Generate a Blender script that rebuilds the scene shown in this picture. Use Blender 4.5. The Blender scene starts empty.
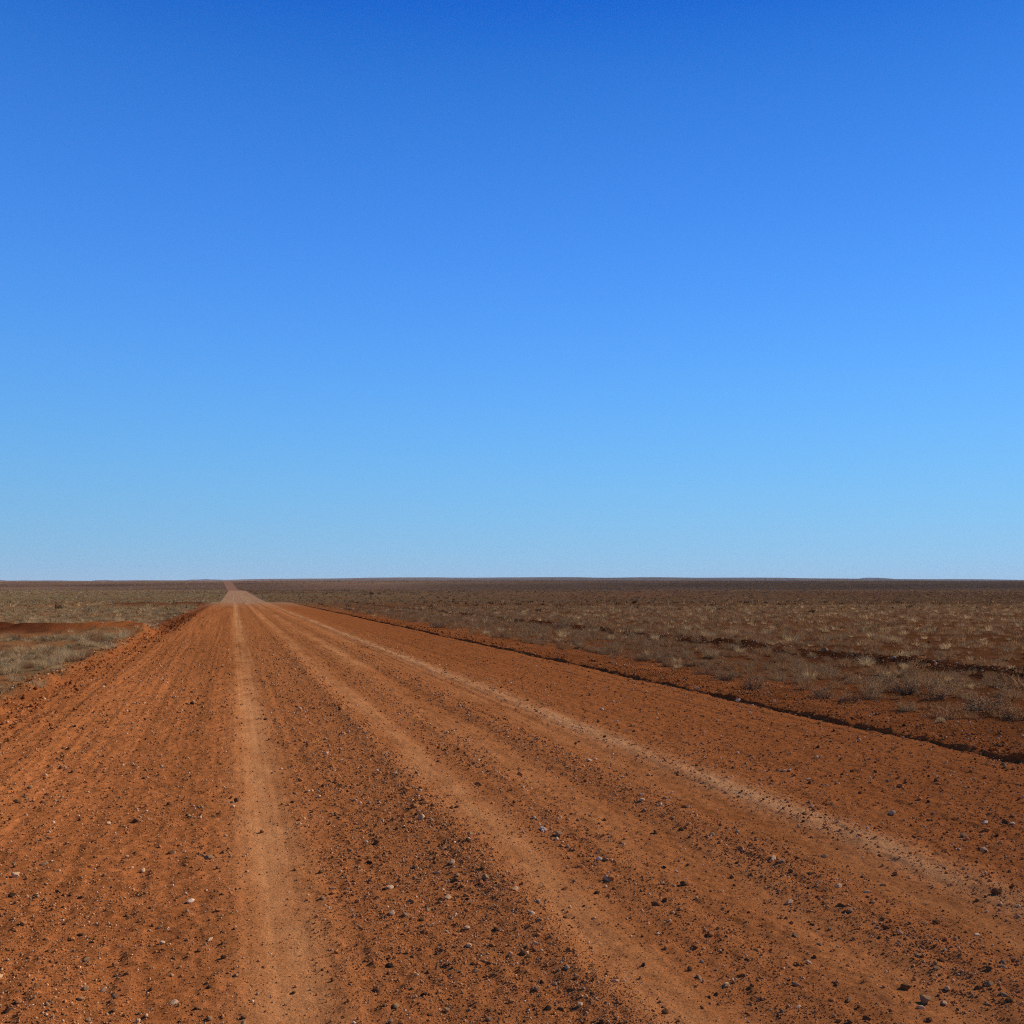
import bpy, math
import numpy as np

rng = np.random.default_rng(7)
scene = bpy.context.scene
COL = scene.collection

# ------------------------------------------------------------------ camera
YAW, PITCH, CAM_H, FPX = math.radians(15.6), math.radians(4.48), 1.6, 995.6
cd = bpy.data.cameras.new('camera')
cam = bpy.data.objects.new('camera', cd)
COL.objects.link(cam)
cd.lens = 35.0
cd.sensor_width = 36.0
cd.clip_start, cd.clip_end = 0.05, 60000
cam.location = (0, 0, CAM_H)
cam.rotation_euler = (math.radians(90) + PITCH, 0, -YAW)
scene.camera = cam
scene.view_settings.view_transform = 'Standard'
scene.view_settings.look = 'None'
scene.view_settings.exposure = 0.18
scene.view_settings.gamma = 1.0
scene.view_settings.use_curve_mapping = False
scene.cycles.max_bounces = 6
scene.cycles.volume_bounces = 1
scene.cycles.use_denoising = False      # keep the grain of the dirt; 128 samples are clean enough
scene.cycles.filter_width = 1.1

# ------------------------------------------------------------------ noise
def ss(a, b, x):
    t = np.clip((x - a) / (b - a), 0, 1)
    return t * t * (3 - 2 * t)

def gs(x, c, w):
    return np.exp(-((x - c) / w) ** 2)

def hsh(ix, iy, seed):
    h = (ix.astype(np.int64) * 374761393 + iy.astype(np.int64) * 668265263 + seed * 1442695041) & 0xffffffff
    h = ((h ^ (h >> 13)) * 1274126177) & 0xffffffff
    h = ((h ^ (h >> 16)) * 2246822519) & 0xffffffff
    return ((h ^ (h >> 15)) & 0xffffff) / float(0xffffff)

def vn(x, y, seed=0):
    x, y = np.broadcast_arrays(np.asarray(x, float), np.asarray(y, float))
    xi, yi = np.floor(x), np.floor(y)
    fx, fy = x - xi, y - yi
    fx = fx * fx * fx * (fx * (fx * 6 - 15) + 10)
    fy = fy * fy * fy * (fy * (fy * 6 - 15) + 10)
    a, b = hsh(xi, yi, seed), hsh(xi + 1, yi, seed)
    c, d = hsh(xi, yi + 1, seed), hsh(xi + 1, yi + 1, seed)
    return (a + (b - a) * fx) * (1 - fy) + (c + (d - c) * fx) * fy

def fbm(x, y, seed=0, n=3):
    s, amp, tot = 0, 1.0, 0
    c, sn = math.cos(0.6), math.sin(0.6)
    for k in range(n):
        s = s + amp * vn(x, y, seed + 17 * k)
        tot += amp
        amp *= 0.5
        x, y = (x * c - y * sn) * 2.03 + 3.1, (x * sn + y * c) * 2.03 - 1.7
    return s / tot - 0.5            # about -0.5 .. 0.5

# ------------------------------------------------------------------ the lie of the land
K = 0.963
ROAD_L, ROAD_R = -2.78 * K, 7.33 * K
_S = np.array([-50, 0, 100, 133, 165, 200, 257, 400, 580, 760, 920, 1200, 1450, 1700, 2500, 5000, 9500, 11500, 30000.])
_Z = np.array([0, 0, 0, 0, -.55, -1.1, -1.0, -.1, 1.0, 1.2, 1.9, 11, 15.2, 16.5, 17, 48, 117, 95, 90.])

def depth(X, Y):
    return Y * math.cos(YAW) + X * math.sin(YAW)

def side(X, Y):
    return X * math.cos(YAW) - Y * math.sin(YAW)

def terrain(X, Y):
    s = depth(X, Y)
    t = np.clip(side(X, Y) / np.maximum(np.abs(s), 1), -1.2, 1.2)      # bearing
    z = 0
    w = 1 + 0.10 * fbm(X / 400 + 9, s / 900, 5, 2) * ss(150, 400, s)
    for k in (-0.06, -0.03, 0, 0.03, 0.06):
        z = z + np.interp(s * w * (1 + k), _S, _Z) / 5
    sky = np.interp(t, [-.6, -.52, -.42, -.30, -.25, -.12, 0.1, .25, .36, .52, .7],
                    [.80, .80, .78, .84, .93, 1.02, 1.04, 1.0, .93, .84, .8])
    z = z * (1 + (sky - 1) * ss(700, 2500, s))
    z = z + ss(700, 2500, s) * fbm(X / 900, Y / 900, 8, 3) * 3.0
    return z

def shift(Y):                                   # the road swings gently left in the distance
    return -13.0 * ss(600, 1700, Y) - 10 * ss(1500, 3000, Y)

def edge_l(Y):
    return ROAD_L + 0.34 * fbm(Y / 3.0, Y * 0 + 0.5, 21, 3) * (1 - 0.6 * ss(60, 200, Y))

def edge_r(Y):
    return ROAD_R + 0.26 * fbm(Y / 3.5, Y * 0 + 0.5, 22, 3) * (1 - 0.6 * ss(60, 200, Y))

def road_micro(u, Y):
    """height of the road surface above the terrain, u is the distance right of the road axis"""
    near = 1 - ss(40, 110, Y)
    wob = 0.07 * fbm(Y / 6.0, u * 0.15, 31, 2)
    v = u + wob
    z = -0.014 * gs(v, .255, .20) - 0.010 * gs(v, 1.85, .25) - .008 * gs(v, 2.75, .25) - .010 * gs(v, 3.55, .2)
    z = z + .018 * gs(v, 1.42, .14) + .014 * gs(v, 3.05, .22)
    z = z + (.010 + .02 * fbm(Y / .3, u / .2, 33, 2)) * gs(v, 3.92, .12) * (0.8 + fbm(Y / 4, u * 0, 34, 2))
    lf = ss(-.4, -1.6, u)
    z = z + lf * .024 * fbm((u + .02 * Y) / .11, Y / 18, 35, 2) + .012 * fbm(u / .08, Y / 14, 36, 2)
    z = z + .006 * ss(4.3, 4.9, u) * np.sin(v * 2 * math.pi / .42) * (0.5 + fbm(Y / 4, u, 37, 2))
    smooth = np.clip(gs(v, .255, .22) + .8 * gs(v, 1.85, .25) + .6 * gs(v, 3.55, .25) + .5 * gs(v, 2.7, .2), 0, 1)
    rough = 1 - .75 * smooth
    z = z + near * rough * (.022 * fbm(u / .16, Y / .2, 38, 2) + .020 * fbm(u / .045, Y / .05, 39, 2))
    z = z + near * .018 * fbm(u / .35, Y / .08, 40, 2) * np.clip(gs(v, .5, .25) + gs(v, 1.75, .35) + .3, 0, 1)
    z = z + near * .03 * fbm(u / .9, Y / 1.4, 41, 2)
    # lumpy foot of the left bank
    z = z + near * .09 * ss(-2.0, -2.7, u) * (fbm(u / .12, Y / .14, 42, 3) + .05)
    return z

MOUNDS = []                                      # (X0, Y0, X1, Y1, height, halfwidth)
MOUNDS.append((-4.0, 38.2, -21.0, 43.0, .40, 1.35))
MOUNDS.append((-3.9, 104.0, -11.0, 110.0, .55, 1.5))

def mound_w(X, Y, m):
    x0, y0, x1, y1, h, w = m
    dx, dy = x1 - x0, y1 - y0
    L = math.hypot(dx, dy)
    t = ((X - x0) * dx + (Y - y0) * dy) / L / L
    tc = np.clip(t, 0, 1)
    d = np.hypot(X - x0 - tc * dx, Y - y0 - tc * dy)
    d = d + .8 * fbm(X / 2.6, Y / 2.6, 61, 3)
    return np.exp(-(d / w) ** 2)

def ground_micro(u, Y, X):
    """height of the land beside the road above the terrain"""
    el, er = edge_l(Y), edge_r(Y)
    near = 1 - ss(70, 160, Y)
    oR, oL = u - er, el - u
    und = .16 * fbm(X / 3.2, Y / 3.2, 51, 3) + .05 * fbm(X / .5, Y / .5, 52, 2)
    # right: low cut with a crumbled lip, bare strip, then an old stony windrow
    lip = np.clip(.5 + 1.3 * fbm(Y / .7, Y * 0, 53, 4), 0, 1.2)
    zr = (.018 + .028 * lip) * ss(0, .05, oR) + .022 * gs(oR, .11, .09) * (lip + .1) - .03 * ss(.3, 1.6, oR) + .055 * fbm(X / .10, Y / .10, 63, 3) * gs(oR, .12, .16) * ss(0, .05, oR)
    zr = zr + .05 * fbm(X / .13, Y / .13, 54, 3) * ss(0, .05, oR) + und * ss(.4, 3, oR)
    wr = u - 14.6 - .8 * fbm(Y / 7, Y * 0, 55, 2)
    brk = np.clip(.55 + 1.5 * fbm(Y / 4, Y * 0, 56, 3), .1, 1.3)
    zr = zr + .10 * brk * gs(wr, 0, .28) - .05 * gs(wr, -.8, .45) + .20 * fbm(X / .22, Y / .22, 57, 3) * gs(wr, 0, .8)
    # left: crumbling cut bank, then grassy ground
    lump = fbm(X / .16, Y / .17, 58, 3)
    zl = (.13 + .08 * fbm(Y / 1.3, Y * 0, 59, 3)) * ss(0, .42 + .25 * fbm(Y / .4, X * 0, 60, 2), oL) - .07 * ss(.7, 3, oL)
    zl = zl + .11 * lump * ss(-.05, .1, oL) * (1 - ss(.5, .9, oL)) + und * ss(.5, 2.5, oL)
    for m in MOUNDS:
        zl = zl + m[4] * mound_w(X, Y, m) * (1 + .45 * fbm(X / .7, Y / 1.4, 62, 3))
    z = np.where(oR >= 0, zr, zl)
    edge = np.minimum(np.abs(oR), np.abs(oL))
    base_at_edge = road_micro(np.where(oR >= 0, er, el), Y)
    return base_at_edge * (1 - ss(0, .3, edge)) + np.where(edge < 1e-6, 0, z) * near + (1 - near) * und * .8

def height(u, Y):
    u, Y = np.broadcast_arrays(np.asarray(u, float), np.asarray(Y, float))
    X = u + shift(Y)
    on = (u >= edge_l(Y)) & (u <= edge_r(Y))
    return terrain(X, Y) + np.where(on, road_micro(u, Y), ground_micro(u, Y, X))

def from_pixel(px, py):
    """the spot on the land that the photograph shows at a pixel"""
    cx, cy = (px - 512) / FPX, (512 - py) / FPX
    d = np.array([cx, math.cos(PITCH) - cy * math.sin(PITCH), math.sin(PITCH) + cy * math.cos(PITCH)])
    t = np.geomspace(2.5, 3000, 4000)
    X = (d[0] * math.cos(YAW) + d[1] * math.sin(YAW)) * t
    Y = (-d[0] * math.sin(YAW) + d[1] * math.cos(YAW)) * t
    Z = CAM_H + d[2] * t
    g = terrain(X, Y)
    hit = np.nonzero(Z <= g)[0]
    i = hit[0] if len(hit) else len(t) - 1
    return X[i] - shift(Y[i:i + 1])[0], Y[i]

# ------------------------------------------------------------------ materials
def new_mat(name):
    m = bpy.data.materials.new(name)
    m.use_nodes = True
    nt = m.node_tree
    p = nt.nodes['Principled BSDF']
    p.inputs['Roughness'].default_value = 0.95
    p.inputs['Specular IOR Level'].default_value = 0.0
    if 'Diffuse Roughness' in p.inputs:
        p.inputs['Diffuse Roughness'].default_value = 0.6
    return m, nt, p

def nd(nt, kind, **kw):
    n = nt.nodes.new(kind)
    for k, v in kw.items():
        if hasattr(n, k):
            setattr(n, k, v)
    return n

def noise_val(nt, scale, detail=4, rough=.6, vec=None):
    n = nd(nt, 'ShaderNodeTexNoise')
    n.inputs['Scale'].default_value = scale
    n.inputs['Detail'].default_value = detail
    n.inputs['Roughness'].default_value = rough
    if vec is not None:
        nt.links.new(vec, n.inputs['Vector'])
    return n.outputs['Fac']

def ramp(nt, fac, stops):
    r = nd(nt, 'ShaderNodeValToRGB')
    e = r.color_ramp.elements
    while len(e) < len(stops):
        e.new(.5)
    for el, (p, c) in zip(e, stops):
        el.position = p
        el.color = (c[0], c[1], c[2], 1)
    nt.links.new(fac, r.inputs['Fac'])
    return r.outputs['Color']

def mul(nt, a, b, fac=1.0):
    m = nd(nt, 'ShaderNodeMix', data_type='RGBA', blend_type='MULTIPLY')
    m.inputs['Factor'].default_value = fac
    nt.links.new(a, m.inputs['A'])
    nt.links.new(b, m.inputs['B'])
    return m.outputs['Result']

def soil_material(name, fine, grain):
    m, nt, p = new_mat(name)
    at = nd(nt, 'ShaderNodeAttribute', attribute_name='soil')
    geo = nd(nt, 'ShaderNodeNewGeometry')
    pos = geo.outputs['Position']
    c = at.outputs['Color']
    c = mul(nt, c, ramp(nt, noise_val(nt, fine, 6, .7, pos), [(.25, (.55, .52, .50)), (.5, (1, 1, 1)), (.75, (1.38, 1.38, 1.36))]))
    c = mul(nt, c, ramp(nt, noise_val(nt, 1.1, 4, .6, pos), [(.3, (.95, .95, .95)), (.7, (1.05, 1.05, 1.05))]))
    nt.links.new(c, p.inputs['Base Color'])
    b = nd(nt, 'ShaderNodeBump')
    b.inputs['Strength'].default_value = 1.0
    b.inputs['Distance'].default_value = grain
    nt.links.new(noise_val(nt, fine, 6, .75, pos), b.inputs['Height'])
    nt.links.new(b.outputs['Normal'], p.inputs['Normal'])
    return m

def tinted_material(name, attr, lo=.7, hi=1.25, scale=60, translucent=0):
    m, nt, p = new_mat(name)
    at = nd(nt, 'ShaderNodeAttribute', attribute_name=attr)
    geo = nd(nt, 'ShaderNodeNewGeometry')
    c = mul(nt, at.outputs['Color'], ramp(nt, noise_val(nt, scale, 3, .6, geo.outputs['Position']), [(.3, (lo,) * 3), (.7, (hi,) * 3)]))
    nt.links.new(c, p.inputs['Base Color'])
    if translucent:
        leafy(nt, p, c, translucent)
    return m

def leafy(nt, p, colour_socket, amount=.4):
    tr = nd(nt, 'ShaderNodeBsdfTranslucent')
    mix = nd(nt, 'ShaderNodeMixShader')
    mix.inputs[0].default_value = amount
    nt.links.new(colour_socket, tr.inputs['Color'])
    nt.links.new(p.outputs[0], mix.inputs[1])
    nt.links.new(tr.outputs[0], mix.inputs[2])
    nt.links.new(mix.outputs[0], nt.nodes['Material Output'].inputs['Surface'])

def plain_material(name, col, var=.3, scale=70, bump=0, translucent=0):
    m, nt, p = new_mat(name)
    geo = nd(nt, 'ShaderNodeTexCoord')
    f = noise_val(nt, scale, 4, .65, geo.outputs['Object'])
    c = ramp(nt, f, [(.28, [v * (1 - var) for v in col]), (.72, [v * (1 + var) for v in col])])
    nt.links.new(c, p.inputs['Base Color'])
    if translucent:
        leafy(nt, p, c, translucent)
    if bump:
        b = nd(nt, 'ShaderNodeBump')
        b.inputs['Distance'].default_value = bump
        b.inputs['Strength'].default_value = .7
        nt.links.new(f, b.inputs['Height'])
        nt.links.new(b.outputs['Normal'], p.inputs['Normal'])
    return m

M_ROAD = soil_material('graded red dirt', 70, .016)
M_LAND = soil_material('red plain soil', 22, .04)
M_GRAVEL = tinted_material('gravel', 'tint', .75, 1.25, 150)
M_GRASS = tinted_material('dry grass', 'tint', .85, 1.15, 20, .4)

# ------------------------------------------------------------------ mesh helpers
def mesh_from(name, verts, quads=None, tris=None, attr=None, smooth=False):
    me = bpy.data.meshes.new(name)
    verts = np.asarray(verts, np.float32)
    nq = 0 if quads is None else len(quads)
    nt_ = 0 if tris is None else len(tris)
    idx = []
    if nq:
        idx.append(np.asarray(quads, np.int32).ravel())
    if nt_:
        idx.append(np.asarray(tris, np.int32).ravel())
    idx = np.concatenate(idx)
    me.vertices.add(len(verts))
    me.vertices.foreach_set('co', verts.ravel())
    me.loops.add(len(idx))
    me.loops.foreach_set('vertex_index', idx)
    me.polygons.add(nq + nt_)
    starts = np.concatenate([np.arange(nq) * 4, nq * 4 + np.arange(nt_) * 3]).astype(np.int32)
    me.polygons.foreach_set('loop_start', starts)
    if smooth:
        me.polygons.foreach_set('use_smooth', np.ones(nq + nt_, bool))
    if attr:
        nm, colr = attr
        a = me.attributes.new(nm, 'FLOAT_COLOR', 'POINT')
        c = np.ones((len(verts), 4), np.float32)
        c[:, :3] = colr
        a.data.foreach_set('color', c.ravel())
    me.update(calc_edges=True)
    return me

def link(name, me, mat=None, parent=None):
    o = bpy.data.objects.new(name, me)
    COL.objects.link(o)
    if mat is not None and me is not None and not me.materials:
        me.materials.append(mat)
    if parent is not None:
        o.parent = parent
    return o

def tag(o, label=None, cat=None, group=None, kind=None):
    if label:
        o['label'] = label
    if cat:
        o['category'] = cat
    if group:
        o['group'] = group
    if kind:
        o['kind'] = kind
    return o

def grid_quads(nr, nc):
    i = np.arange(nr - 1)[:, None] * nc + np.arange(nc - 1)[None, :]
    i = i.ravel()
    return np.stack([i, i + 1, i + nc + 1, i + nc], 1)

# ------------------------------------------------------------------ soil colours (with some shade and haze painted in)
def lerp(a, b, t):
    return a * (1 - t[..., None]) + b * t[..., None]

RED = np.array([.430, .136, .038])
DUST = np.array([.630, .255, .086])
PALE = np.array([.600, .270, .105])
GRIT = np.array([.425, .143, .042])
DARKRED = np.array([.070, .018, .007])
ORANGE = np.array([.350, .104, .028])
THATCH = np.array([.220, .125, .050])

def road_colour(u, Y):
    wob = 0.07 * fbm(Y / 6.0, u * 0.15, 31, 2)
    v = u + wob
    n1, n2 = fbm(u / .5, Y / 2.2, 71, 3), fbm(u / .12, Y / .35, 72, 3)
    streak = fbm(v / .22, Y / 14., 73, 3)
    fine = fbm((u + .02 * Y * ss(-.3, -2, u)) / .055, Y / 22., 74, 3)
    micro = fbm(u / .022, Y / .035, 75, 2)
    c = np.broadcast_to(RED, u.shape + (3,)).copy()
    c *= (1 + .35 * streak + .12 * n1 + .3 * n2 + .5 * fine * (.55 + .45 * ss(.1, -1.0, u)) + .6 * micro * (1 - ss(12, 25, Y)))[..., None]
    c = lerp(c, GRIT, np.clip(gs(v, 1.0, .45) * (.62 + n2) + .55 * gs(v, 1.42, .16), 0, .75))
    c = lerp(c, GRIT, np.clip(.55 * gs(v, 2.15, .25) * (1 + 1.5 * n2), 0, .6))
    c = lerp(c, GRIT, np.clip(.55 * gs(v, 3.05, .24) * (1 + 1.5 * n2), 0, .6))
    c = lerp(c, DUST, np.clip(.9 * gs(v, .255, .20) * (.85 + 1.2 * n1 + 1.3 * n2 + .8 * streak), 0, 1))
    wander = np.clip(.75 + 1.9 * fbm(v / .7, Y / 4.5, 76, 3), 0, 1.3)
    c = lerp(c, DUST, np.clip(.75 * gs(v, 1.72, .18) * (.75 + 1.6 * n1 + .9 * n2 + .8 * streak), 0, .9))
    c = lerp(c, DUST, np.clip(.5 * wander * gs(v, 2.6, .3) * (.8 + 1.6 * n1 + .9 * n2 + streak), 0, .8))
    c = lerp(c, DUST, np.clip(.5 * wander * gs(v, 3.5, .2) * (.8 + 1.6 * n1 + .9 * n2 + streak), 0, .8))
    c = lerp(c, PALE, np.clip(.8 * gs(v, 3.95, .19) * (.9 + 1.0 * n2 + 1.3 * n1), 0, 1))
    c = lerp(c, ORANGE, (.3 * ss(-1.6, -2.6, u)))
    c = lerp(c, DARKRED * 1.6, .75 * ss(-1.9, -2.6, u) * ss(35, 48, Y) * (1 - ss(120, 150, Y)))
    c = lerp(c, np.array([.375, .112, .030]), .85 * ss(4.0, 5.2, u))
    c *= (1 - .15 * ss(11, 32, Y))[..., None]                    # shaded sides of rough dirt seen at a low angle, painted in further on
    # the far stretch past the crest is laid with pale dusty gravel
    far = ss(85, 150, Y) * (1 - .5 * ss(600, 900, Y))
    c = lerp(c, np.array([.37, .205, .105]) * (1 + .5 * n1 + .4 * streak)[..., None], (.8 * far))
    c = lerp(c, np.array([.235, .112, .060]), .8 * ss(520, 900, Y))
    return np.clip(c, .01, .8)

def bare_w(u, Y, X):
    """1 where the soil is bare red, 0 where it is covered with thatch"""
    oR, oL = u - edge_r(Y), edge_l(Y) - u
    patch = fbm(X / 2.6, Y / 2.6, 81, 3)
    b = np.where(oR >= 0, 1 - ss(.8, 3.5, oR) * (.55 + .9 * patch) * 1.0 - .15 * ss(6, 10, oR), 1 - ss(.1, .6, oL) * (.75 + 1.2 * patch))
    for m in MOUNDS:
        b = np.maximum(b, ss(.3, .6, mound_w(X, Y, m)))
    return np.clip(b, 0, 1)

def land_colour(u, Y, X):
    s = depth(X, Y)
    oR, oL = u - edge_r(Y), edge_l(Y) - u
    b = bare_w(u, Y, X)
    n = fbm(X / .6, Y / .6, 82, 3)
    base = np.broadcast_to(ORANGE, u.shape + (3,)) * (1 + .7 * n)[..., None] * .92
    thatch = lerp(THATCH, np.array([.165, .062, .022]), ss(0, 1, np.where(oR >= 0, 1.0, 0.0)))
    base = base * np.where(oR >= 0, .86 - .34 * ss(1.5, 5, oR), 1.0)[..., None]
    c = lerp(thatch * (1 + .8 * n)[..., None], base, b)
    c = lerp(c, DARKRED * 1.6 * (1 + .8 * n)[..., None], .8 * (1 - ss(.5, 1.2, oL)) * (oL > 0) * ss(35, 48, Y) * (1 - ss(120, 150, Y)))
    mw = np.zeros_like(u)
    for m in MOUNDS:
        mw = np.maximum(mw, mound_w(X, Y, m))
    dk = ss(.15, .45, mw) * ss(-4.6, -6.8, X) + ss(.15, .45, mw) * (Y > 90)
    c = lerp(c, DARKRED * 1.5 * (1 + 2.0 * n)[..., None], np.clip(dk, 0, 1) * .85)
    c = lerp(c, DARKRED * .8 * (1 + .6 * n)[..., None], .7 * gs(u - 14.6 - .8 * fbm(Y / 7, Y * 0, 55, 2), -.4, 1.6) * (Y < 130))
    # further out the colour of the plant cover takes over, in broad patches, with backlit shade and haze painted in
    f = ss(45, 150, s)
    p1, p2 = fbm(X / 60, Y / 60, 83, 4), fbm(X / 9, Y / 9, 84, 3)
    p3 = fbm(X / 700, Y / 350, 85, 4)
    t = np.clip(side(X, Y) / np.maximum(s, 1), -1, 1)
    rt = ss(-.34, .12, t)  # right side painted darker, for the backlit look of the far cover
    khaki = np.array([.185, .118, .048]) * (1 - rt)[..., None] + np.array([.135, .070, .028]) * rt[..., None]
    brown = np.array([.170, .085, .035]) * (1 - rt)[..., None] + np.array([.120, .050, .022]) * rt[..., None]
    fc = lerp(khaki, brown, np.clip(.5 + 1.6 * p1 + 1.2 * p2, 0, 1))
    fc = lerp(fc, np.array([.27, .10, .035]), np.clip(1.6 * p2 - .15 + p1, 0, .6) * (1 - ss(300, 900, s)))
    deep = np.array([.190, .113, .066]) * (1 - rt)[..., None] + np.array([.098, .055, .028]) * rt[..., None]  # left end lightened with painted haze, right end with painted backlit shade
    fc = lerp(fc, deep, ss(620, 1000, s) * np.clip(.85 + p3, 0, 1))
    p4 = fbm(X / 130, Y / 130, 86, 4)
    fc = lerp(fc, np.array([.20, .088, .042]), .6 * (1 - rt) * ss(620, 900, s) * (1 - ss(1500, 2200, s)))
    fc = fc * np.clip(1 + .9 * p3 * ss(200, 800, s) + .9 * p4 * ss(150, 500, s), .4, 1.8)[..., None]
    c = lerp(c, fc, f)
    c = lerp(c, DARKRED * 1.8 * (1 + 1.5 * n)[..., None], .9 * ss(.2, .5, mw) * (Y > 90))
    return np.clip(c, .008, .8)

# ------------------------------------------------------------------ ground and road sheets
ys = list(np.arange(-12, 2.4, .12))
y = 2.4
while y < 15000:
    ys.append(y)
    y += min(max(y * y / 3400.0, .0088), .028 * y, 130)
ys = np.array(ys)
nr = len(ys)
Yc = ys[:, None]

def sheet(name, u, micro, colour, mat, label):
    X = u + shift(Yc)
    YY = np.broadcast_to(Yc, u.shape)
    z = terrain(X, YY) + micro
    V = np.stack([X, YY, z], -1).reshape(-1, 3)
    me = mesh_from(name, V, grid_quads(*u.shape), None, ('soil', colour.reshape(-1, 3)), smooth=True)
    o = link(name, me, mat)
    return tag(o, label, None, None, 'structure')

nroad = 720
tt = np.linspace(0, 1, nroad)[None, :]
u = edge_l(Yc) * (1 - tt) + edge_r(Yc) * tt
YY = np.broadcast_to(Yc, u.shape)
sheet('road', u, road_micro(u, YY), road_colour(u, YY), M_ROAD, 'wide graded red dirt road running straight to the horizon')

off = [0.0]
while off[-1] < 12500:
    off.append(off[-1] + .018 + .016 * off[-1])
off = np.array(off)[None, :]

sides = {}
for sgn, edge in ((1, edge_r), (-1, edge_l)):
    u = edge(Yc) + sgn * off
    if sgn < 0:
        u = u[:, ::-1].copy()
    YY = np.broadcast_to(Yc, u.shape)
    X = u + shift(YY)
    mi = ground_micro(u, YY, X)
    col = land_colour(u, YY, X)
    sides[sgn] = (X, YY, terrain(X, YY) + mi, col)
V = np.concatenate([np.stack(sides[s][:3], -1).reshape(-1, 3) for s in (1, -1)])
Q1 = grid_quads(*sides[1][0].shape)
Q2 = grid_quads(*sides[-1][0].shape) + sides[1][0].size
C = np.concatenate([sides[s][3].reshape(-1, 3) for s in (1, -1)])
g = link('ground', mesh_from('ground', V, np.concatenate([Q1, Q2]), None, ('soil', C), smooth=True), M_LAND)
tag(g, 'red earth plain with dry grass spreading to the horizon on both sides of the road', None, None, 'structure')
del V, Q1, Q2, C, sides

# ------------------------------------------------------------------ far hills
M_HILL = plain_material('far stony hills', (.085, .055, .042), .25, .01)
def hill_range(px0, px1, ytop, d, label):
    n, k = 60, 14
    a0, a1 = (px0 - 512) / FPX, (px1 - 512) / FPX
    t = np.linspace(0, 1, n)
    prof = np.sin(np.pi * np.clip(t, 0, 1)) ** .5 * (1 + .35 * fbm(t * 5 + px0, t * 0, 91, 3))
    top = CAM_H + (590.0 - ytop) / FPX * d
    xs = (a0 + (a1 - a0) * t) * d
    base = 70.0
    rows = []
    for j in np.linspace(-1, 1, k):
        zz = base + (top - base) * prof * (1 - j * j) * (1 + .15 * fbm(t * 9, t * 0 + j * 2, 92, 2))
        dd = d + j * 420
        rows.append(np.stack([xs * math.cos(YAW) + dd * math.sin(YAW), -xs * math.sin(YAW) + dd * math.cos(YAW), zz], -1))
    V = np.array(rows).reshape(-1, 3)
    o = link('hills', mesh_from('hills', V, grid_quads(k, n), smooth=True), M_HILL)
    tag(o, label, None, None, 'structure')
hill_range(722, 765, 577.9, 10800, 'low flat topped hill far off on the horizon')
hill_range(845, 905, 577.9, 10800, 'long low rise on the right horizon')
hill_range(-60, 24, 579.6, 10800, 'faint rise at the left end of the horizon')
hill_range(84, 128, 579.9, 10800, 'small dark rise on the left horizon')
hill_range(176, 236, 579.0, 10800, 'low hill behind the far end of the road')

# ------------------------------------------------------------------ stones
def ico(sub):
    import bmesh
    bm = bmesh.new()
    bmesh.ops.create_icosphere(bm, subdivisions=sub, radius=1)
    V = np.array([v.co[:] for v in bm.verts])
    F = np.array([[v.index for v in f.verts] for f in bm.faces])
    bm.free()
    return V, F

def rock(sub, seed):
    r = np.random.default_rng(seed)
    V, F = ico(sub)
    V = V.copy()
    for _ in range(9):                                # chop with random planes: angular broken stone
        n = r.normal(size=3)
        n /= np.linalg.norm(n)
        d = V @ n
        cut = r.uniform(.5, .85)
        V -= np.clip(d - cut, 0, None)[:, None] * n[None, :]
    V *= 1 + r.uniform(-.07, .07, (len(V), 1))
    V *= np.array([r.uniform(1.0, 1.35), r.uniform(.75, 1.05), r.uniform(.62, 1.0)])
    V[:, 2] -= V[:, 2].min() * .72
    return V, F

ROCK_S = [rock(1, 100 + k) for k in range(8)]
ROCK_B = [rock(3, 200 + k) for k in range(8)]
TONES = {
    'dark brown': (.190, .078, .030), 'grey': (.340, .180, .082), 'reddish': (.420, .152, .048),
    'tan': (.600, .350, .175), 'white': (.72, .50, .31), 'black': (.075, .036, .018)}
TN = list(TONES)

def stone_density(u, Y):
    v = u + 0.07 * fbm(Y / 6.0, u * 0.15, 31, 2)
    er, el = edge_r(Y), edge_l(Y)
    d = np.full(u.shape, .26)
    d = d + .45 * gs(v, 1.0, .42) + .55 * gs(v, 1.42, .14) + .25 * gs(v, 2.15, .22) + .40 * gs(v, 3.05, .24)
    d = d * (1 - .86 * gs(v, .255, .2)) * (1 - .75 * gs(v, 1.75, .17)) * (1 - .6 * gs(v, 2.6, .17)) * (1 - .7 * gs(v, 3.55, .18))
    d = d + .12 * ss(-.1, -.6, u) * (1 - ss(-1.4, -2.2, u)) + .1 * ss(-1.8, -2.6, u)
    d = d * (.45 + 1.1 * (.5 + fbm(u / .8, Y / 1.1, 95, 2)))
    out = (u > er)
    d = np.where(out, .30 * (1 - ss(2, 4, u - er)) + .12 + 1.6 * gs(u - 14.6 - .8 * fbm(Y / 7, Y * 0, 55, 2), 0, .6), d)
    d = np.where(u < el, .5 * (1 - ss(.4, .9, el - u)) + .03, d)
    return np.clip(d, 0, 1.5)

NS = 560000
sy = 1 / rng.uniform(1 / 75., 1 / 2.6, NS)
half = .62
fr = rng.uniform(-1, 1, NS)
axis_lat = np.tan(YAW + fr * half)
su = axis_lat * sy
keep = (rng.uniform(0, 1.5, NS) < stone_density(su, sy)) & (su < 22) & (su > -8)
sy, su = sy[keep], su[keep]
rpx = .62 * rng.uniform(2.2e-3, 1, len(sy)) ** (-1 / 3.4)
dist = np.hypot(su, sy)
sr = rpx * dist / FPX
rmax = np.where((su > 13), .09, .027)
keep = (sr < rmax) & (sr > .0020)
sy, su, sr, dist = sy[keep], su[keep], sr[keep], dist[keep]

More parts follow.
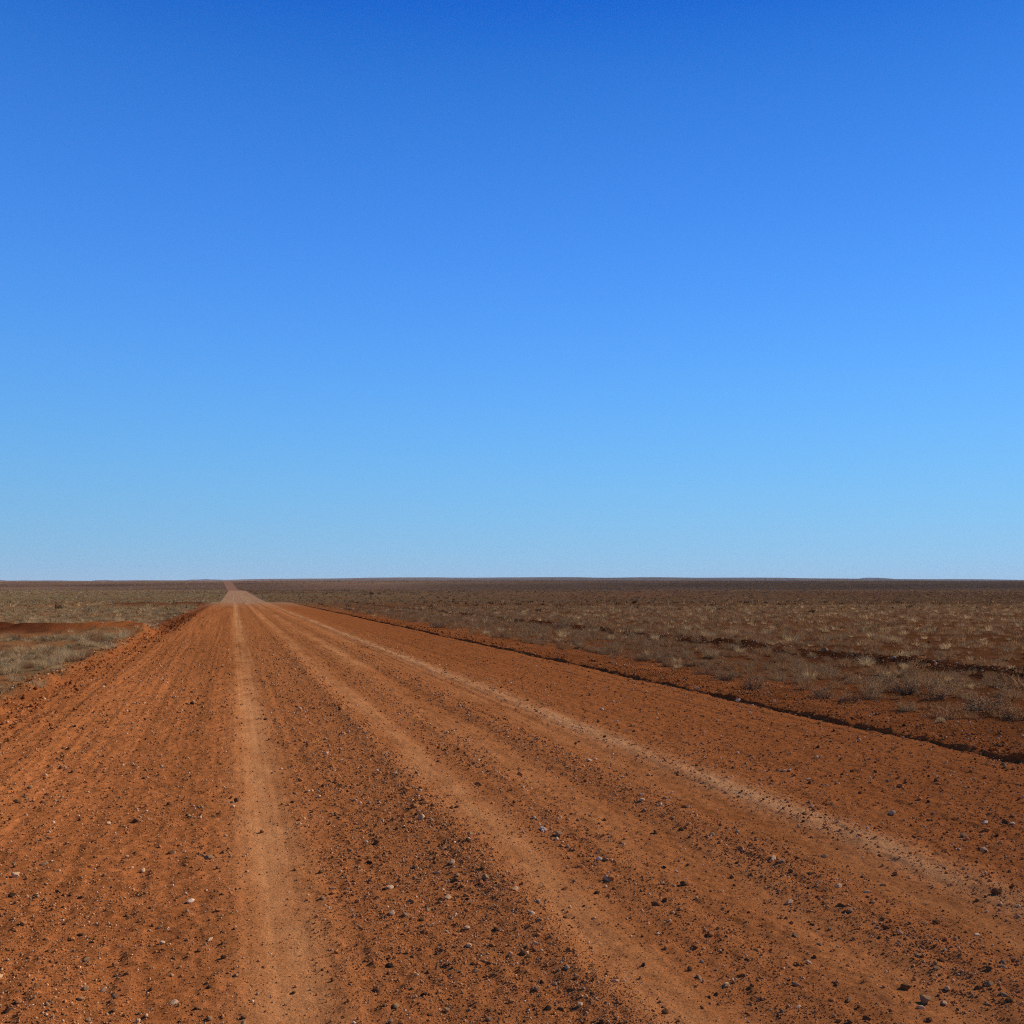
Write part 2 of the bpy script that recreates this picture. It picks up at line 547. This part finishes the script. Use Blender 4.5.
PROM = [  # px, py, width px, tone
 (172,852,8,'dark brown'),(189,815,6,'grey'),(138,893,6,'black'),(81,936,7,'dark brown'),(174,1003,9,'tan'),(224,957,7,'dark brown'),
 (236,975,6,'grey'),(264,965,5,'reddish'),(294,988,7,'dark brown'),(332,886,6,'grey'),(151,990,6,'dark brown'),(244,1015,7,'dark brown'),
 (199,952,6,'dark brown'),(222,933,6,'dark brown'),(127,856,5,'tan'),(67,843,5,'grey'),(485,882,9,'grey'),(428,910,8,'grey'),
 (390,964,9,'black'),(446,965,7,'dark brown'),(523,956,10,'dark brown'),(537,990,8,'grey'),(548,1011,9,'black'),(665,1010,10,'dark brown'),
 (599,860,8,'white'),(597,892,7,'black'),(571,851,5,'grey'),(445,846,6,'dark brown'),(642,804,7,'tan'),(665,800,6,'grey'),
 (634,732,5,'dark brown'),(617,722,4,'white'),(395,776,5,'tan'),(489,1022,9,'grey'),(594,919,5,'tan'),(664,869,5,'black'),
 (905,987,12,'dark brown'),(925,1001,13,'grey'),(990,988,8,'grey'),(979,990,8,'dark brown'),(1004,997,9,'grey'),(849,997,8,'grey'),
 (752,985,7,'dark brown'),(742,974,7,'dark brown'),(833,949,6,'dark brown'),(819,943,6,'grey'),(798,1004,7,'tan'),(702,1005,7,'dark brown'),
 (710,993,6,'dark brown'),(997,896,11,'dark brown'),(881,857,6,'reddish'),(985,824,7,'white'),(1012,826,6,'white'),(997,836,5,'black'),
 (852,772,5,'black'),(790,772,5,'white'),(892,814,8,'tan'),(929,819,6,'dark brown'),(937,923,9,'dark brown'),(925,924,7,'grey'),
 (886,928,7,'dark brown'),(877,926,6,'grey'),(812,921,6,'dark brown'),(830,926,6,'grey'),(867,893,6,'tan'),(883,885,6,'grey'),
 (873,904,6,'grey'),(783,866,7,'grey'),(791,874,6,'dark brown'),(811,876,6,'dark brown'),(977,934,6,'white'),(942,961,8,'dark brown'),
 (918,957,8,'grey'),(690,966,7,'dark brown'),(977,861,6,'dark brown'),(738,702,7,'white'),(697,691,5,'white'),(774,704,5,'tan'),
 (602,709,5,'white'),(192,705,5,'black'),(266,719,5,'dark brown'),(300,710,5,'tan'),(103,688,4,'white')]

def zone(u):
    for lim, nm in ((ROAD_L, 'on the crumbling left bank'), (-1.6, 'on the furrowed left verge of the road'),
                    (0.02, 'on the dirt left of the pale wheel track'), (.48, 'on the pale central wheel track'),
                    (1.62, 'in the dense gravel beside the pale track'), (2.75, 'on smooth dirt right of the gravel strip'),
                    (3.45, 'on the stony ridge right of the smooth dirt'), (4.3, 'beside the pale sandy line'),
                    (ROAD_R - .1, 'between the sandy line and right bank'), (13.0, 'on the right bank')):
        if u < lim:
            return nm
    return 'along the old stony ridge among shrubs'

stones = []                                     # u, Y, radius, tone, prominent
for px, py, w, tone in PROM:
    uu, yy = from_pixel(px, py)
    d = math.hypot(uu, yy)
    stones.append([uu, yy, w * .39 * d / FPX, tone, True])
# the largest-looking of the scattered stones join them, up to 300
order = np.argsort(-(sr / dist))
lat = np.abs(np.arctan2(su, sy) - YAW)
inview = (lat < math.radians(26.5)) & (dist > 3.8)
big = [i for i in order if inview[i]][:300 - len(stones)]
tone_p = np.array([.26, .19, .37, .14, .015, .025])
for i in big:
    stones.append([su[i], sy[i], sr[i], TN[rng.choice(6, p=tone_p)], False])
rest = np.ones(len(su), bool)
rest[big] = False
# nothing left in the loose gravel may look larger than the individual stones
lim = min(sr[i] / dist[i] for i in big)
rest &= (sr / dist) <= lim

mats = {k: plain_material(k + ' stone', v, .35, 60, .003) for k, v in TONES.items()}
rock_me = {}
def rock_mesh(k, tone):
    if (k, tone) not in rock_me:
        V, F = ROCK_B[k]
        me = mesh_from('stone', V, None, F)
        me.materials.append(mats[tone])
        rock_me[(k, tone)] = me
    return rock_me[(k, tone)]

ORD = ['nearest', 'second nearest', 'third nearest', 'fourth nearest', 'fifth nearest', 'sixth nearest', 'seventh nearest',
       'eighth nearest', 'ninth nearest', 'tenth nearest', 'eleventh nearest', 'twelfth nearest']
cls = {}
for s in stones:
    cls.setdefault((s[3], zone(s[0]), s[4]), []).append(s)
for (tone, zn, prom), lst in cls.items():
    lst.sort(key=lambda s: s[0] ** 2 + s[1] ** 2)
    for k, s in enumerate(lst):
        uu, yy, r = s[0], s[1], s[2]
        z = float(height(uu, yy))
        o = link('stone', rock_mesh(int(rng.integers(8)), tone))
        o.location = (uu + float(shift(np.array(yy))), yy, z - .12 * r)
        o.scale = (r, r, r * rng.uniform(.85, 1.15))
        o.rotation_euler = (rng.uniform(-.25, .25), rng.uniform(-.25, .25), rng.uniform(0, 6.28))
        if prom:
            lab = f'large {tone} stone {zn}' if len(lst) == 1 else f'{ORD[min(k, 11)]} large {tone} stone {zn}'
            tag(o, lab, 'stone', 'larger stones lying on the road')
        else:
            far_ = 'nearby' if yy < 7 else ('midway' if yy < 14 else 'farther off')
            tag(o, f'small {tone} stone {zn}, {far_}', 'stone', f'small {tone} stones {zn}, {far_}')

# gravel: the uncountable rest
def scatter(protos, pos, scale, rotz, colr, tilt=0.0, zscale=None):
    """merge many copies of prototype shapes into one vertex/face list"""
    Vs, Fs, Cs = [], [], []
    base = 0
    which = rng.integers(0, len(protos), len(pos))
    for k, (V, F, vc) in enumerate(protos):
        ii = np.nonzero(which == k)[0]
        if not len(ii):
            continue
        c, s = np.cos(rotz[ii]), np.sin(rotz[ii])
        P = np.empty((len(ii), len(V), 3), np.float32)
        P[:, :, 0] = c[:, None] * V[None, :, 0] - s[:, None] * V[None, :, 1]
        P[:, :, 1] = s[:, None] * V[None, :, 0] + c[:, None] * V[None, :, 1]
        P[:, :, 2] = V[None, :, 2]
        if tilt:
            P[:, :, 2] += P[:, :, 0] * rng.uniform(-tilt, tilt, len(ii))[:, None]
        P *= scale[ii][:, None, None]
        if zscale is not None:
            P[:, :, 2] *= zscale[ii][:, None]
        P += pos[ii][:, None, :]
        Vs.append(P.reshape(-1, 3))
        Fs.append((F[None, :, :] + (np.arange(len(ii)) * len(V))[:, None, None] + base).reshape(-1, F.shape[1]))
        cc = colr[ii][:, None, :] * vc[None, :, :]
        Cs.append(cc.reshape(-1, 3))
        base += len(ii) * len(V)
    return np.concatenate(Vs), np.concatenate(Fs), np.concatenate(Cs)

ru, ry, rr = su[rest], sy[rest], sr[rest]
pos = np.stack([ru + shift(ry), ry, height(ru, ry) - .16 * rr], -1)
tcol = np.array([TONES[t] for t in TN])[rng.choice(6, len(ru), p=np.array([.20, .15, .49, .12, .01, .03]))]
tcol = tcol * rng.uniform(.7, 1.3, (len(ru), 1))
protos = [(V, F, np.ones((len(V), 3))) for V, F in ROCK_S]
V, F, C = scatter(protos, pos, rr, rng.uniform(0, 6.28, len(ru)), tcol, .4)
gv = link('gravel', mesh_from('gravel', V, None, F, ('tint', C)), M_GRAVEL)
tag(gv, 'loose fine gravel scattered over the red dirt road and its verges', 'gravel', None, 'stuff')
nC = 6500
cy = 1 / rng.uniform(1 / 70., 1 / 5., nC)
cl_ = rng.uniform(0, 1, nC) < .62
cu = np.where(cl_, edge_l(cy) + .25 - np.abs(rng.normal(0, .33, nC)) + rng.normal(0, .25, nC), edge_r(cy) + np.abs(rng.normal(0, .5, nC)) - .04)
cr = np.minimum(rng.uniform(.6, 1, nC) * rng.uniform(1e-2, 1, nC) ** (-1 / 3.) * .8 * np.hypot(cu, cy) / FPX, .05)
cr = np.minimum(cr, 2.6 * np.hypot(cu, cy) / FPX)
pos = np.stack([cu + shift(cy), cy, height(cu, cy) - .1 * cr], -1)
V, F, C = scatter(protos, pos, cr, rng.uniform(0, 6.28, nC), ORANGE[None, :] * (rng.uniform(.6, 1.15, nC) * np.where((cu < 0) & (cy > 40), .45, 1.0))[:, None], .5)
tag(link('rubble', mesh_from('rubble', V, None, F, ('tint', C)), M_GRAVEL), 'crumbled red dirt clods along both edges of the road', 'dirt clods', None, 'stuff')
print('gravel stones', len(ru), 'individual stones', len(stones))

# ------------------------------------------------------------------ plants
def blades(n, r, h, w, lean, seed, curl=.35, spread=1.0):
    """a tuft of n tapering curved blades: two quads and a tip triangle folded into three tris"""
    q = np.random.default_rng(seed)
    a = q.uniform(0, 6.283, n)
    rad = r * np.sqrt(q.uniform(0, 1, n)) * .35 * spread
    bx, by = rad * np.cos(a), rad * np.sin(a)
    a2 = a + q.normal(0, .6, n)
    L = h * q.uniform(.45, 1.1, n)
    ln = np.clip(q.normal(lean, .3, n), .02, 1.35)
    d = np.stack([np.cos(a2) * np.sin(ln), np.sin(a2) * np.sin(ln), np.cos(ln)], -1)
    b = np.stack([bx, by, np.full(n, -.02)], -1)
    m = b + d * (L * .55)[:, None]
    bend = np.stack([np.cos(a2), np.sin(a2), -q.uniform(.1, .9, n)], -1) * (L * curl * .4)[:, None]
    t = b + d * L[:, None] + bend
    pa = q.uniform(0, 6.283, n)
    side_ = np.stack([np.cos(pa), np.sin(pa), q.uniform(-.2, .2, n)], -1) * (w * q.uniform(.6, 1.4, n))[:, None]
    V = np.stack([b - side_, b + side_, m - side_ * .7, m + side_ * .7, t], 1).reshape(-1, 3)
    i = np.arange(n)[:, None] * 5
    F = np.concatenate([i + [[0, 1, 3]], i + [[0, 3, 2]], i + [[2, 3, 4]]])
    sh = np.repeat(q.uniform(.7, 1.3, n), 5)
    return V, F, np.repeat(sh[:, None], 3, 1)

def leaves(n, r, h, size, seed):
    """small leaves through a dome shaped crown, gathered in clumps"""
    q = np.random.default_rng(seed)
    nc = 16
    cl = q.normal(size=(nc, 3))
    cl /= np.linalg.norm(cl, axis=1)[:, None]
    cl[:, 2] = np.abs(cl[:, 2])
    cl *= q.uniform(.55, .95, (nc, 1))
    cen = cl[q.integers(0, nc, n)] + q.normal(0, .16, (n, 3))
    cen[:, 2] = np.abs(cen[:, 2]) + .03
    cen *= np.array([r, r, h])
    e1 = q.normal(size=(n, 3))
    e1 /= np.linalg.norm(e1, axis=1)[:, None]
    e2 = np.cross(e1, q.normal(size=(n, 3)))
    e2 /= np.linalg.norm(e2, axis=1)[:, None] + 1e-9
    s = size * q.uniform(.6, 1.5, (n, 1))
    V = np.stack([cen - e1 * s, cen + e2 * s * .4, cen + e1 * s, cen - e2 * s * .4], 1).reshape(-1, 3)
    i = np.arange(n)[:, None] * 4
    F = np.concatenate([i + [[0, 1, 2]], i + [[0, 2, 3]]])
    sh = np.repeat(q.uniform(.7, 1.35, n), 4)
    return V, F, np.repeat(sh[:, None], 3, 1)

def join(*parts):
    Vs, Fs, Cs, b = [], [], [], 0
    for V, F, c in parts:
        Vs.append(V)
        Fs.append(F + b)
        Cs.append(c)
        b += len(V)
    return np.concatenate(Vs), np.concatenate(Fs), np.concatenate(Cs)

NB = 5
SHRUB_STEM = [blades(150, 1, 1.0, .011, .75, 300 + k, .25) for k in range(NB)]
SHRUB_LEAF = [leaves(900, .88, .86, .042, 320 + k) for k in range(NB)]
TUFT = [blades(170, 1, 1.05, .013, .62, 340 + k, .45, 1.3) for k in range(NB)]
TUFT_S = [blades(46, 1, 1.0, .022, .65, 360 + k, .45, 1.3) for k in range(NB)]
SHRUB_S = [join(blades(26, 1, 1.0, .02, .75, 380 + k), leaves(110, .85, .8, .085, 390 + k)) for k in range(NB)]
FAR_S = [blades(9, 1, .95, .11, .6, 400 + k, .3, 1.6) for k in range(NB)]

PCOL = {'grey': (.275, .160, .078), 'brown': (.295, .148, .064), 'straw': (.540, .355, .165), 'olive': (.350, .240, .105), 'dark': (.022, .014, .010)}
PN = list(PCOL)
pm = {k: plain_material(k + ' foliage', v, .25, 30, 0, 0 if k == 'dark' else .4) for k, v in PCOL.items()}
pm_stem = plain_material('dry twigs', (.16, .105, .065), .3, 30)
shared = {}

def shared_mesh(key, geo, mat):
    if key not in shared:
        me = mesh_from(key[0], geo[0], None, geo[1])
        me.materials.append(mat)
        shared[key] = me
    return shared[key]

# candidates: u, Y, width, kind ('shrub' / 'tuft'), tone
plants = []
PROM_P = [  # px, py of the base, width px, tone
 (823,699,32,'grey'),(850,703,30,'brown'),(905,697,38,'grey'),(937,704,28,'brown'),(985,714,48,'grey'),(880,690,34,'grey'),
 (752,690,32,'brown'),(726,680,26,'grey'),(703,674,26,'brown'),(690,666,22,'grey'),(664,662,20,'grey'),(645,657,18,'straw'),
 (612,652,20,'grey'),(579,648,16,'straw'),(941,724,14,'straw'),(866,727,9,'grey'),(440,628,20,'grey'),(812,613,8,'dark'),
 (58,610.5,9.5,'dark'),(449,592.6,3,'dark'),(371,594.6,6,'dark'),(379,594.4,5,'dark'),(1015,720,34,'brown')]
for px, py, w, tone in PROM_P:
    uu, yy = from_pixel(px, py)
    d = math.hypot(uu, yy)
    plants.append((uu, yy, w * d / FPX, 'shrub', tone, True))
nprom = len(plants)

def in_wedge(n, y0, y1, pw=1.0):
    """spots spread over the visible wedge of plain between two distances"""
    t = rng.uniform(0, 1, n)
    Y = (y0 ** pw + t * (y1 ** pw - y0 ** pw)) ** (1 / pw)
    return np.tan(YAW + rng.uniform(-1, 1, n) * .60) * Y, Y

cand = []
def add_plants(n, y0, y1, kind, pw, wr, dens):
    u_, Y_ = in_wedge(n, y0, y1, pw)
    # the wedge widens with Y; keep area density even
    X_ = u_ + shift(Y_)
    d = dens(u_, Y_, X_)
    k = rng.uniform(0, 1, n) < d
    u_, Y_ = u_[k], Y_[k]
    w_ = rng.uniform(wr[0], wr[1], len(u_)) * (.7 + .6 * rng.uniform(0, 1, len(u_)) ** 2)
    cand.append((u_, Y_, w_, np.full(len(u_), kind)))

def offs(u_, Y_):
    return np.where(u_ > 0, u_ - edge_r(Y_), edge_l(Y_) - u_)

def not_mound(X_, Y_):
    m = 0
    for q in MOUNDS:
        m = np.maximum(m, mound_w(X_, Y_, q))
    return 1 - .80 * ss(.3, .55, m)

def d_shrub(u_, Y_, X_):
    o = offs(u_, Y_)
    patch = .5 + fbm(X_ / 3, Y_ / 3, 110, 2)
    r = 1.7 * ss(1.0, 2.3, o) * (.3 + 1.0 * patch) * np.where(np.abs(u_ - 14.4) < .9, .35, 1) * (1 - .93 * ss(15.2, 17, u_))
    l = ss(.6, 1.2, o) * .22 * patch
    return np.where(u_ > 0, r, l) * not_mound(X_, Y_)

def d_tuft(u_, Y_, X_):
    o = offs(u_, Y_)
    patch = .5 + fbm(X_ / 2.6, Y_ / 2.6, 81, 3)
    r = ss(.7, 3.0, o) * (.25 + .3 * patch) * .8 + .62 * ss(15.2, 17, u_) * (.1 + patch)
    l = ss(.12, .45, o) * np.clip(-.5 + 2.2 * patch, 0, 1)
    return np.where(u_ > 0, r, l) * not_mound(X_, Y_)

add_plants(12000, 8, 75, 1, 2.0, (.22, .54), d_shrub)
add_plants(52000, 8, 90, 0, 2.0, (.16, .50), d_tuft)
for ua, ub, n_ in ((-16.0, -3.3, 2600), (9.2, 17.0, 900)):
    u_, Y_ = rng.uniform(ua, ub, n_), rng.uniform(-6, 26, n_)
    k = (np.abs(np.arctan2(u_, Y_) - YAW) > .60) & (rng.uniform(0, 1, n_) < d_tuft(u_, Y_, u_))
    cand.append((u_[k], Y_[k], rng.uniform(.2, .5, k.sum()), np.zeros(k.sum(), int)))
U = np.concatenate([c[0] for c in cand]); Yp = np.concatenate([c[1] for c in cand])
W = np.concatenate([c[2] for c in cand]); Kd = np.concatenate([c[3] for c in cand])
D = np.hypot(U, Yp)
right = U > 0
tone_i = np.where(Kd == 1,
                  np.where(right, rng.choice([0, 1, 1, 0], len(U)), rng.choice([0, 3, 1], len(U))),
                  np.where(right, rng.choice([1, 1, 1, 1, 0, 2], len(U)), rng.choice([2, 3, 2, 2, 2, 0, 1], len(U))))
inv = np.abs(np.arctan2(U, Yp) - YAW) < math.radians(26.8)
used = np.zeros(len(U), bool)
for kd, cap, nm in ((1, 300 - nprom, 'shrub'), (0, 300, 'tuft')):
    ii = np.nonzero((Kd == kd) & inv)[0]
    ii = ii[np.argsort(-(W[ii] / D[ii]))][:cap]
    used[ii] = True
    limk = (W[ii] / D[ii]).min()
    for i in ii:
        plants.append((U[i], Yp[i], W[i], nm, PN[tone_i[i]], False))
    # off to the sides nothing may loom larger than these
    drop = (Kd == kd) & ~used & (W / D > limk) & inv
    used |= drop

def place_p(u_):
    if u_ < 0:
        return 'on the grassy plain left of the road'
    if u_ < 9.6:
        return 'on bare red soil beside the right bank'
    if u_ < 13.6:
        return 'between the right bank and old stony ridge'
    if u_ < 16:
        return 'along the old stony ridge'
    return 'on the plain beyond the old stony ridge'

cls = {}
for p in plants:
    w = p[2]
    size = 'large' if w > .58 else ('medium' if w > .36 else 'small')
    cls.setdefault((p[3], p[4], size, place_p(p[0]), p[5]), []).append(p)
for (kind, tone, size, pl, prom), lst in cls.items():
    lst.sort(key=lambda p: p[0] ** 2 + p[1] ** 2)
    for k, p in enumerate(lst):
        u_, Y_, w = p[0], p[1], p[2]
        v = int(rng.integers(NB))
        z = float(height(u_, Y_))
        X_ = u_ + float(shift(np.array(Y_)))
        hh = w * .5 * rng.uniform(.75, 1.05)
        if tone == 'dark':
            hh *= 1.3
        if kind == 'shrub':
            if prom:
                o = bpy.data.objects.new('shrub', None)
                COL.objects.link(o)
                a = link('foliage', shared_mesh(('foliage', v, tone), SHRUB_LEAF[v], pm[tone]), None, o)
                b = link('stem', shared_mesh(('stem', v, tone == 'dark'), SHRUB_STEM[v], pm_stem if tone != 'dark' else pm['dark']), None, o)
            else:
                o = link('shrub', shared_mesh(('shrub', v, tone), join(SHRUB_LEAF[v], SHRUB_STEM[v]), pm[tone]))
            o.scale = (w * .5, w * .5, hh)
        else:
            o = link('grass_tuft', shared_mesh(('grass_tuft', v, tone), TUFT[v], pm[tone]))
            o.scale = (w * .5, w * .5, hh * 1.15)
        o.location = (X_, Y_, z - .01)
        o.rotation_euler = (0, 0, rng.uniform(0, 6.28))
        what = 'shrub' if kind == 'shrub' else 'tuft of grass'
        adj = {'grey': 'grey dry', 'brown': 'brown dry', 'straw': 'straw', 'olive': 'olive dry', 'dark': 'dark low'}[tone]
        if prom:
            lab = f'prominent {size} {adj} {what} {pl}'
            if len(lst) > 1:
                lab = f'{ORD[min(k, 11)]} prominent {size} {adj} {what} {pl}'
            tag(o, lab, 'shrub', 'larger shrubs on the plain')
        else:
            far_ = 'nearby' if Y_ < 14 else ('midway' if Y_ < 22 else 'farther off')
            many = 'shrubs' if kind == 'shrub' else 'tufts of grass'
            tag(o, f'{size} {adj} {what} {pl}, {far_}', 'shrub' if kind == 'shrub' else 'grass tuft', f'{size} {adj} {many} {pl}, {far_}')

# the rest of the cover, one mass of dry grass and one of low scrub
left = ~used
def build_mass(name, idx, protos, hf, label, cat):
    col = np.array([PCOL[PN[t]] for t in tone_i[idx]]) * rng.uniform(.75, 1.25, (len(idx), 1))
    pos = np.stack([U[idx] + shift(Yp[idx]), Yp[idx], height(U[idx], Yp[idx]) - .01], -1)
    V, F, C = scatter(protos, pos, W[idx] * .5, rng.uniform(0, 6.28, len(idx)), col, 0, hf * rng.uniform(.85, 1.25, len(idx)))
    o = link(name, mesh_from(name, V, None, F, ('tint', C)), M_GRASS)
    tag(o, label, cat, None, 'stuff')
build_mass('scrub', np.nonzero(left & (Kd == 1))[0], SHRUB_S, 1.0, 'low dry scrub spread thinly over the plain', 'scrub')
gi = np.nonzero(left & (Kd == 0))[0]
# far grass, speckling the plain out to the crest and beyond
fu, fy = in_wedge(34000, 70, 700, 1.15)
fo = offs(fu, fy)
fX = fu + shift(fy)
kk = (fo > .8) & (rng.uniform(0, 1, len(fu)) < .35 + 1.4 * (.5 + fbm(fX / 14, fy / 14, 120, 3) - .25))
kk &= not_mound(fX, fy) > .5
fu, fy = fu[kk], fy[kk]
bu, by = in_wedge(16000, 650, 1500, 1.0)                   # specks of scrub up the far rise
kb = offs(bu, by) > 2
fu, fy = np.concatenate([fu, bu[kb]]), np.concatenate([fy, by[kb]])
fw = rng.uniform(.35, .8, len(fu)) * (1 + fy / 500)
frt = fu > 0
fti = np.where(frt, rng.choice([1, 1, 1, 0, 4], len(fu)), rng.choice([2, 3, 3, 1, 0], len(fu)))
col = np.array([PCOL[PN[t]] for t in tone_i[gi]]) * rng.uniform(.5, 1.4, (len(gi), 1))
pos = np.stack([U[gi] + shift(Yp[gi]), Yp[gi], height(U[gi], Yp[gi]) - .01], -1)
V1, F1, C1 = scatter(TUFT_S, pos, W[gi] * .5, rng.uniform(0, 6.28, len(gi)), col, 0, 1.15 * rng.uniform(.8, 1.25, len(gi)))
col = np.array([PCOL[PN[t]] for t in fti]) * rng.uniform(.75, 1.25, (len(fu), 1))
pos = np.stack([fu + shift(fy), fy, height(fu, fy) - .02], -1)
V2, F2, C2 = scatter(FAR_S, pos, fw * .5, rng.uniform(0, 6.28, len(fu)), col, 0, .9 * rng.uniform(.8, 1.25, len(fu)))
gr = link('grass', mesh_from('grass', np.concatenate([V1, V2]), None, np.concatenate([F1, F2 + len(V1)]), ('tint', np.concatenate([C1, C2]))), M_GRASS)
tag(gr, 'sparse dry grass covering the plain on both sides of the road', 'grass', None, 'stuff')
print('grass tufts', len(gi), 'far', len(fu), 'scrub', int((left & (Kd == 1)).sum()))

# ------------------------------------------------------------------ light
SUN_EL, SUN_AZ = math.radians(33), math.radians(84)        # azimuth clockwise from the road direction (+Y)
ld = bpy.data.lights.new('sun', 'SUN')
ld.energy = 5.0
ld.angle = math.radians(.53)
ld.color = (1.0, .95, .87)
lo = bpy.data.objects.new('sun', ld)
COL.objects.link(lo)
lo.rotation_euler = (math.radians(90) - SUN_EL, 0, math.radians(180) - SUN_AZ)

w = bpy.data.worlds.new('World')
scene.world = w
w.use_nodes = True
nt = w.node_tree
bg = nt.nodes['Background']
sky = nd(nt, 'ShaderNodeTexSky')
sky.sky_type = 'NISHITA'
sky.sun_disc = False
sky.sun_elevation = SUN_EL
sky.sun_rotation = SUN_AZ
sky.ozone_density = 4.0
sky.dust_density = .3
# measured blues of the sky in view, by elevation, over the physical sky
tc = nd(nt, 'ShaderNodeTexCoord')
sep = nd(nt, 'ShaderNodeSeparateXYZ')
nt.links.new(tc.outputs['Generated'], sep.inputs[0])
def lin(c):
    return [((v / 255 + .055) / 1.055) ** 2.4 if v > 10 else v / 255 / 12.92 for v in c]
stops = [(-2, (146, 190, 222)), (1.5, (141, 193, 231)), (4.37, (127, 192, 239)), (7.8, (110, 182, 246)), (11.8, (94, 171, 250)),
         (18.8, (73, 148, 243)), (25.6, (52, 127, 225)), (31.4, (25, 103, 209)), (42, (15, 68, 162)), (58, (6, 38, 100)), (85, (3, 24, 70))]  # unseen dome above the view is darkened to weaken its blue fill
STR = 0.1
_el = np.array([p for p, c in stops if 0 < p < 32]); _cl = np.array([lin(c) for p, c in stops if 0 < p < 32])
_fit = [np.polyfit(_el, _cl[:, k], 4) for k in range(3)]
table = [(math.sin(math.radians(p)), lin(c)) for p, c in stops if p < 0 or p > 32]
table += [(math.sin(math.radians(p)), [max(float(np.polyval(f, p)), .008) for f in _fit]) for p in np.linspace(.8, 31.4, 22)]
table.sort()
r = nd(nt, 'ShaderNodeValToRGB')
e = r.color_ramp.elements
while len(e) < len(table):
    e.new(.5)
for el, (a, c) in zip(e, table):
    el.position = a * .5 + .5
    el.color = (*c, 1)
ma = nd(nt, 'ShaderNodeMath', operation='MULTIPLY_ADD')
ma.inputs[1].default_value = .5
ma.inputs[2].default_value = .5
nt.links.new(sep.outputs['Z'], ma.inputs[0])
nt.links.new(ma.outputs[0], r.inputs['Fac'])
sc_ = nd(nt, 'ShaderNodeVectorMath', operation='SCALE')
sc_.inputs['Scale'].default_value = 2 ** -0.18 / STR
nt.links.new(r.outputs['Color'], sc_.inputs[0])
az = nd(nt, 'ShaderNodeMath', operation='MULTIPLY_ADD')        # a little brighter towards the sun's side
az.inputs[1].default_value = .17 * 2 ** -0.18 / STR
az.inputs[2].default_value = (1 - .17 * .27) * 2 ** -0.18 / STR
nt.links.new(sep.outputs['X'], az.inputs[0])
nt.links.new(az.outputs[0], sc_.inputs['Scale'])
mx = nd(nt, 'ShaderNodeMix', data_type='RGBA')
mx.inputs['Factor'].default_value = .99
nt.links.new(sky.outputs['Color'], mx.inputs['A'])
nt.links.new(sc_.outputs[0], mx.inputs['B'])
nt.links.new(mx.outputs['Result'], bg.inputs['Color'])
bg.inputs['Strength'].default_value = STR

# ------------------------------------------------------------------ air
HAZE = 3.2e-5
if HAZE:
    hx, hy0, hy1, z0, z1 = 20000, -40, 17000, -6.0, 190.0
    V = [(-hx, hy0, z0), (hx, hy0, z0), (hx, hy1, z0), (-hx, hy1, z0), (-hx, hy0, z1), (hx, hy0, z1), (hx, hy1, z1), (-hx, hy1, z1)]
    Q = [(0, 3, 2, 1), (4, 5, 6, 7), (0, 1, 5, 4), (1, 2, 6, 5), (2, 3, 7, 6), (3, 0, 4, 7)]
    me = mesh_from('haze', V, Q)
    m = bpy.data.materials.new('thin air')
    m.use_nodes = True
    t = m.node_tree
    t.nodes.clear()
    out = t.nodes.new('ShaderNodeOutputMaterial')
    pv = t.nodes.new('ShaderNodeVolumePrincipled')
    pv.inputs['Color'].default_value = (.75, .83, .95, 1)
    pv.inputs['Density'].default_value = HAZE
    t.links.new(pv.outputs[0], out.inputs['Volume'])
    tag(link('haze', me, m), 'thin bluish haze over the distant plain', 'haze', None, 'stuff')
